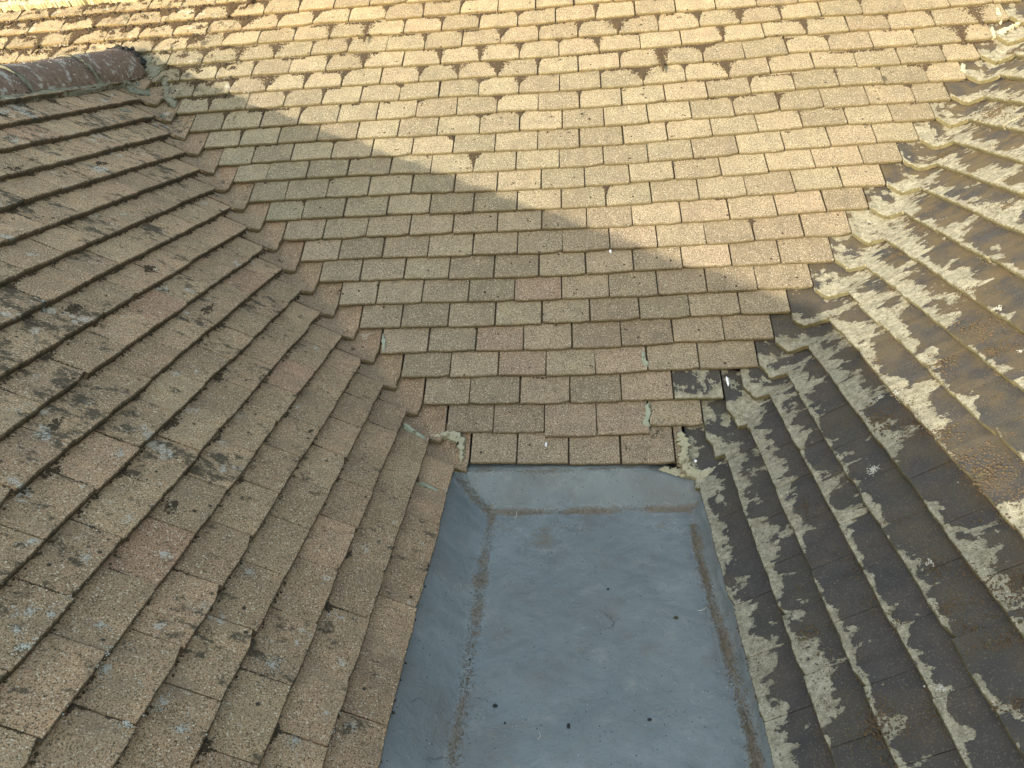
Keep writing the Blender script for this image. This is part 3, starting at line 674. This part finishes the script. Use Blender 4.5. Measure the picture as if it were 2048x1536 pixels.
# ------------------------------------------------------------------ moss, lichen, grit
LZ = 1.5
def tile_top(v): return .0132 - .0135 * v       # surface height at v courses above a butt
def joint_dirt(name, F, segs, parent, depth=.0045, k=1.0):
    V = []; Fc = []
    for (s, t0, g) in segs:
        for f0, f1 in ((0.02, .5), (.5, .99)):
            n = len(V); d = depth + random.uniform(-.001, .002)
            for s_, f in ((-.005, f0), (.005, f0), (.005, f1), (-.005, f1)): V.append(F.p(s + s_, t0 + f * g, k * tile_top(f) - d))
            Fc.append((n, n + 1, n + 2, n + 3))
    add(name, mesh_from(name, V, Fc, M['moss']), parent, kind='stuff')
joint_dirt('joint_dirt', FC, [(s, r * G + t, G) for r, inner, sl, sr, tt in joints_c for s, t in inner], main_roof)
joint_dirt('joint_dirt', FL, [(s, r * FL.g + lift_l(r, s), FL.g) for r, js, e in joints_l for s in js], side_roof, .003, LZ)
moss = Lumps()
for r, inner, sl, sr, tt in joints_c:
    for (s, t) in inner:
        X = FC.p(s, r * G)
        if not in_frame([X], 80): continue
        left = s < -.55; p = .84 if r >= 17 else .55 if r >= 15 else .30 if r >= 13 else .16 if r >= 10 else .07
        if left and r >= 12: p = min(1, p + .25)
        if r >= 17 and s < -1.0: p = 1.0
        big = (1.0 if r >= 16 else .7 if r >= 12 else .45) * (1.5 if (r >= 17 and s < -1.0) else 1)
        if random.random() < p:                # wedge at the head of the joint, under the butts above
            q_ = min(1.8, random.lognormvariate(-.15, .55)); wd = .026 * q_ * random.uniform(.5, 1.3) * big; hh = .055 * q_ * random.uniform(.4, 1.6) * big; sk = random.gauss(0, .006)
            tb_ = (r + 1) * G + tt(s) - .001; k = int(75 * big * (wd / .015 + hh / .05))
            for _ in range(k):
                f = random.random() ** 1.6; x = random.gauss(.15 * math.sin(s * 91), .50) * wd * (1 - f) ** random.uniform(.9, 1.8)
                v = 1 - f * hh / G
                moss.at(FC.p(s + x + sk * (1 - f), tb_ - f * hh, tile_top(v) + .0012), random.uniform(.0018, .0044), None, random.uniform(.0016, .0034) * (1.4 if big > 1 else 1))
        if random.random() < p * .75:          # dashes under the butt line
            q0 = s + random.uniform(-.08, .08); ln = random.uniform(.01, .07) * big
            for _ in range(int(1100 * ln * big)):
                x = q0 + random.uniform(-.5, .5) * ln * 2
                moss.at(FC.p(x, (r) * G + tt(x) - random.random() ** 2 * .010 * big, tile_top(1) + .0025), random.uniform(.0018, .0040), None, .0030)
    if r >= 17:                                # thick growth on the old left end
        for _ in range(int(90 * (r - 15))):
            x = random.uniform(-2.7, -1.0) ; x = -2.7 + 1.7 * random.random() ** 1.5
            moss.at(FC.p(x, r * G + tt(x) - random.random() ** 2 * .016, tile_top(1) + .002), random.uniform(.003, .008), None, random.uniform(.002, .005))
            if random.random() < .12:
                c0 = (x, r * G + random.random() * G)
                for _ in range(22): moss.at(FC.p(c0[0] + random.gauss(0, .009), c0[1] + random.gauss(0, .007), tile_top(.5) + .002), random.uniform(.002, .006), None, .003)
for _ in range(420):                           # single spots on the tile faces
    u, v = random.uniform(300, 1950), random.uniform(0, 900); s, t = hit_st(FC, u, v, .006)
    rr = t / G; f = rr - math.floor(rr)
    if rr < 0 or not (left_joint(rr) + .03 < s < right_joint(min(18, rr)) - .03) or random.random() > .25 + .75 * min(1, rr / 14): continue
    for _ in range(random.randint(1, 6)): moss.at(FC.p(s + random.gauss(0, .004), t + random.gauss(0, .003), tile_top(f) + .0003), random.uniform(.0018, .0038), None, .0012)
add('moss', moss.mesh('moss', FC, M['moss']), main_roof, kind='stuff')

mossl = Lumps(); lichl = Lumps(); mossl2 = Lumps()
for r, js, s_end in joints_l:
    dens = 30 + 260 * min(1, max(0, (r - 2) / 12))
    n = int(dens * 2.4)
    for _ in range(n):                         # along the butts
        s = random.uniform(-1.6, s_end)
        if not in_frame([FL.p(s, r * FL.g)], 30): continue
        if seg_noise(s * 2.1, r * .37) < -.1: continue
        mossl.at(FL.p(s, r * FL.g + lift_l(r, s) - random.random() ** 2 * .008, LZ * tile_top(1) + .001), random.uniform(.0015, .0042), None, .0025)
    for s in js:                               # in the joints
        if not in_frame([FL.p(s, r * FL.g)], 30) or random.random() > .35 + .03 * r: continue
        ln = random.uniform(.02, .09)
        for _ in range(int(22 + 300 * ln)):
            f = random.random(); mossl.at(FL.p(s + random.gauss(0, .0018), (r + 1) * FL.g - f * ln, LZ * tile_top(1 - f * ln / FL.g) - .001), random.uniform(.001, .0026), None, .0018)
        if random.random() < .35:
            for _ in range(60): mossl.at(FL.p(s + random.gauss(0, .009), (r + 1) * FL.g - abs(random.gauss(0, .010)) - .002, LZ * tile_top(.93)), random.uniform(.0015, .004), None, .002)
for u, v, n in [(420, 623, 90), (345, 845, 110), (120, 855, 60), (205, 330, 60), (300, 540, 40), (620, 873, 25), (350, 1010, 50), (40, 345, 60), (150, 620, 70)]:
    s, t = hit_st(FL, u, v, .008); f = t / FL.g - math.floor(t / FL.g)
    for _ in range(n): mossl.at(FL.p(s + random.gauss(0, .015), t + random.gauss(0, .009), LZ * tile_top(f) + .0008), random.uniform(.002, .005), None, .0024)
add('moss', mossl.mesh('moss', FL, M['moss']), side_roof, kind='stuff')
blob_spots = [(60, 1222, .016), (100, 1235, .010), (262, 1218, .020), (200, 1252, .014), (30, 1262, .010), (545, 1330, .026), (455, 1425, .024), (470, 1450, .02), (275, 1352, .015), (370, 1235, .03), (120, 842, .012), (105, 1432, .012),
              (500, 1140, .02), (400, 735, .02), (355, 745, .016), (680, 1475, .03), (710, 1470, .02), (360, 1460, .018), (535, 1400, .022), (620, 1380, .02), (5, 730, .014), (140, 1180, .018), (45, 1300, .02), (215, 1330, .022), (330, 1400, .02), (250, 1450, .018), (170, 1120, .014), (590, 1480, .022), (650, 1430, .018), (60, 1090, .015), (75, 755, .012), (40, 820, .02), (480, 830, .02), (240, 910, .012), (60, 510, .016), (20, 205, .04), (30, 285, .035), (180, 170, .04), (330, 95, .03), (250, 60, .05), (130, 45, .05)]
for u, v, rad in blob_spots:
    s, t = hit_st(FL, u, v, .010)
    if v < 110: continue
    for _ in range(int(85 * rad / .016)):
        a = random.uniform(0, 2 * PI); q = rad * abs(random.gauss(0, .75)) * (1 + .5 * math.sin(2 * a + u)); ss, tq = s + q * math.cos(a), t + q * math.sin(a) * .8
        f = tq / FL.g - math.floor(tq / FL.g)
        lichl.at(FL.p(ss, tq, LZ * tile_top(f) + .0008), random.uniform(.0006, .0020), None, .0006)
for _ in range(300):                           # lichen and moss on the ridge tiles
    y = random.uniform(-.2, 1.48); a = random.uniform(-.1, 2.2); c = ridge_axis(y); n_ = random.randint(1, 4)
    for _ in range(n_):
        a2, y2 = a + random.gauss(0, .05), y + random.gauss(0, .008)
        (lichl if random.random() < .62 else mossl2).at(c + (math.cos(a2) * (RAD + .001), y2 - y, math.sin(a2) * (RAD + .001)), random.uniform(.0010, .0036), None, .0014)
add('lichen', lichl.mesh('lichen', FL, M['lichen']), side_roof, kind='stuff')
add('moss', mossl2.mesh('moss', FL, M['moss']), side_roof, kind='stuff')
lichc = Lumps()
for _ in range(240):
    s = -2.7 + 2.0 * random.random() ** 1.3; r = random.randrange(17, 24); f = random.random(); t0 = (r + f) * G
    for _ in range(random.randint(5, 30)):
        tq = t0 + random.gauss(0, .012); ff = tq / G - math.floor(tq / G); lichc.at(FC.p(s + random.gauss(0, .016), tq, tile_top(ff) + .001), random.uniform(.001, .003), None, .0007)
add('lichen', lichc.mesh('lichen', FC, M['lichen']), main_roof, kind='stuff')

mossr = Lumps(); lichr = Lumps()
for _ in range(330):                           # crumbs of rusty moss in drifts
    u, v = random.uniform(1500, 2048), random.uniform(120, 1536); s, t = hit_st(FR, u, v, .01)
    k = int(np.searchsorted(RROWS, t / G) - 1); 
    if k < 0: continue
    f = (t / G - RROWS[k]) / max(.5, RROWS[k + 1] - RROWS[k]); far = (u - 1500) / 548
    if random.random() > .15 + .85 * far or f < 0 or f > 1: continue
    sp = random.uniform(.012, .040)
    for _ in range(int(random.uniform(15, 75) * (.4 + far))):
        ds, dt = random.gauss(0, sp), random.gauss(0, sp * .55); ff = f + dt / G
        if 0.02 < ff < .98: mossr.at(FR.p(s + ds, t + dt, 1.4 * tile_top(ff) + .0008), random.uniform(.0010, .0034), random.uniform(.0008, .0024), random.uniform(.0007, .0022))
for k, r, yy in joints_r:
    for _ in range(260 if k < 12 else 200):
        s = random.uniform(-yy[0], 1.4)
        if not in_frame([FR.p(s, r * G)], 30) or seg_noise(s * 1.7, k * .6) < -.15: continue
        mossr.at(FR.p(s, r * G - random.random() ** 2 * .007, tile_top(1) + .0012), random.uniform(.0014, .0036), None, .0022)
for u, v, n, sp in [(1990, 960, 420, .05), (1840, 870, 260, .045), (1900, 900, 260, .05), (1960, 660, 160, .04), (1760, 840, 140, .03), (1985, 225, 260, .045), (2020, 110, 80, .03), (1880, 720, 120, .035), (1760, 1450, 140, .03), (1690, 960, 90, .025), (1615, 1275, 70, .02)]:
    s, t = hit_st(FR, u, v, .01)
    for _ in range(n):
        ds, tq = random.gauss(0, sp), t + random.gauss(0, sp * .5); k = max(0, int(np.searchsorted(RROWS, tq / G) - 1)); ff = (tq / G - RROWS[k]) / max(.5, RROWS[k + 1] - RROWS[k])
        if 0 <= ff <= 1: mossr.at(FR.p(s + ds, tq, 1.4 * tile_top(ff) + .0010), random.uniform(.0014, .0042), None, random.uniform(.001, .003))
add('moss', mossr.mesh('moss', FR, M['moss_rust']), dark_roof, kind='stuff')
for u, v, rad in [(1745, 938, .020), (1905, 1362, .024), (1885, 1372, .018), (1795, 790, .012), (1758, 792, .010), (2000, 620, .010), (1905, 957, .008), (2040, 700, .008), (1860, 1125, .007)]:
    s, t = hit_st(FR, u, v, .01)
    for _ in range(int(90 * rad / .016)):
        a = random.uniform(0, 2 * PI); q = rad * abs(random.gauss(0, .6)) * (1 + .5 * math.sin(3 * a + u)); tq = t + q * math.sin(a) * .7; k = max(0, int(np.searchsorted(RROWS, tq / G) - 1)); ff = (tq / G - RROWS[k]) / max(.5, RROWS[k + 1] - RROWS[k])
        lichr.at(FR.p(s + q * math.cos(a), tq, 1.4 * tile_top(min(1, max(0, ff))) + .0010), random.uniform(.001, .0030), None, .0007)
add('lichen', lichr.mesh('lichen', FR, M['lichen']), dark_roof, kind='stuff')

grit = Lumps()
def gr(x, y, a, b): 
    if .07 < x < .83: grit.at(np.array([x, y, memb(x, y) + .0004]), random.uniform(a, b), None, random.uniform(a, b) * .7)
for _ in range(2600):
    y = random.uniform(-1.25, -.13); gr(crease_l(y) + .006 + random.gauss(0, .009), y, .0006, .0019)
for _ in range(3000):
    y = random.uniform(-1.25, -.2); gr(crease_r(y) - .006 + random.gauss(0, .007), y, .0007, .0024)
for _ in range(2000): gr(random.uniform(.2, .8), CREASE_C - .002 + random.gauss(0, .007), .0005, .0016)
for _ in range(700):
    f = random.random(); gr(.085 + .10 * f + random.gauss(0, .010), -.045 - .085 * f + random.gauss(0, .008), .0007, .0024)
for _ in range(700): gr(random.uniform(.1, .78), -.024 - abs(random.gauss(0, .007)), .0006, .0020)
for _ in range(1100): gr(random.uniform(.2, .8), -.15 - 1.05 * random.random() ** 1.4, .0004, .0013)
for _ in range(500): gr(random.gauss(.36, .13), -.14 - abs(random.gauss(0, .09)), .0004, .0014)
add('grit', grit.mesh('grit', None, M['grit']), flat_roof, kind='stuff')

# ------------------------------------------------------------------ small loose things
def lump_thing(name, X, rx, ry, rz, mat, label, cat, seed, group=None):
    """one uneven lump, a subdivided and dented ball resting at X"""
    r = np.random.default_rng(seed); nu, nv = 12, 7; V = [(0, 0, rz)]; Fc = []
    for j in range(1, nv):
        for i in range(nu):
            a = 2 * PI * i / nu; b = PI * j / nv; k = 1 + r.normal(0, .16)
            V.append((math.cos(a) * math.sin(b) * rx * k, math.sin(a) * math.sin(b) * ry * k, math.cos(b) * rz * (1 + r.normal(0, .1))))
    V.append((0, 0, -rz)); e = len(V) - 1
    for i in range(nu): Fc.append((0, 1 + i, 1 + (i + 1) % nu)); Fc.append((e, e - nu + (i + 1) % nu, e - nu + i))
    for j in range(nv - 2):
        for i in range(nu): a = 1 + j * nu + i; b = 1 + j * nu + (i + 1) % nu; Fc.append((a, a + nu, b + nu, b))
    o = add(name, mesh_from(name, V, Fc, mat, smooth=True)); o.location = X; return tag(o, label, cat, group)
def on_memb(u, v):
    z = -H
    for _ in range(4): X = hit_z(u, v, z); z = memb(X[0], X[1])
    return X[0], X[1], z
for i, (u, v, a, b, lab) in enumerate([(990, 1412, .0050, .0046, 'round black moss pellet on the grey membrane near the left dirt line'), (1299, 1440, .0045, .0030, 'black moss pellet on the grey membrane nearest the bottom right'),
        (1137, 1453, .0036, .0060, 'dark grey oval moss flake at the bottom middle of the grey membrane'), (1216, 1179, .0026, .0034, 'tiny black pellet in the middle of the grey membrane'),
        (1352, 1236, .0060, .0042, 'brown crumbled moss crumb on the right part of the grey membrane'), (1010, 1447, .0022, .0022, 'smallest black pellet low on the grey membrane beside the left dirt line'),
        (940, 1320, .0030, .0022, 'black pellet lying in the left dirt line of the grey membrane')]):
    x, y, z = on_memb(u, v); lump_thing('moss_pellet', (x, y, z + .0015), a, b, .0028, M['black'] if i != 4 else M['moss'], lab, 'moss pellet', 700 + i, 'moss pellets on the grey membrane')
def on_tile(F, u, v, n=.010):
    return hit(F, u, v, n)
def splash(F, u, v, size, lab, seed, n=.012, long=1.0):
    X = on_tile(F, u, v, n); o = lump_thing('bird_dropping', (0, 0, 0), size, size * long, .0022, M['white'], lab, 'bird dropping', seed, 'bird droppings on the roofs')
    m = F.mat(*F.st(X), n - .002 + .002, random.uniform(-.3, .3)); o.matrix_local = m; return o
splash(FC, 1221, 503, .0045, 'small white dropping at the joint where the shadow edge crosses the sand-coloured tiles', 720, .016, 1.6)
splash(FC, 1455, 762, .0040, 'long white dropping beside the single dark flaking tile on the sand-coloured slope', 721, .012, 4.2)
splash(FC, 1092, 889, .0035, 'white dropping on the lowest tile course above the grey membrane', 722, .011, 2.4)
splash(FC, 1391, 922, .0050, 'off-white chip on the lowest pale valley tile beside the cream mortar', 723, .016, .9)
x, y, z = on_memb(1031, 1014)
V = []; Fc = []
def twig(u0, v0, u1, v1, rad, label):
    A = np.array(on_memb(u0, v0)); B = np.array(on_memb(u1, v1)); n = 7; V = []; Fc = []
    ax = nrm(B - A); s1 = nrm(np.cross(ax, (0, 0, 1))); s2 = np.cross(s1, ax)
    for k in range(n):
        f = k / (n - 1); c = A * (1 - f) + B * f; c = c + s1 * math.sin(f * 4) * .003 + np.array([0, 0, max(0, memb(c[0], c[1]) - c[2]) + rad + .0005])
        for i in range(6): a = 2 * PI * i / 6; V.append(c + (s1 * math.cos(a) + s2 * math.sin(a)) * rad * (1.1 - .6 * f))
    for k in range(n - 1):
        for i in range(6): a = k * 6 + i; b = k * 6 + (i + 1) % 6; Fc.append((a, b, b + 6, a + 6))
    o = add('twig', mesh_from('twig', V, Fc, M['twig'])); tag(o, label, 'twig', 'twigs on the grey membrane')
twig(1027, 1004, 1034, 1020, .0010, 'short pale twig on the back upstand of the grey membrane')
twig(1397, 1222, 1416, 1214, .0007, 'thin pale straw on the right part of the grey membrane')
twig(1076, 1480, 1080, 1464, .0008, 'pale straw standing along the view near the bottom of the grey membrane')
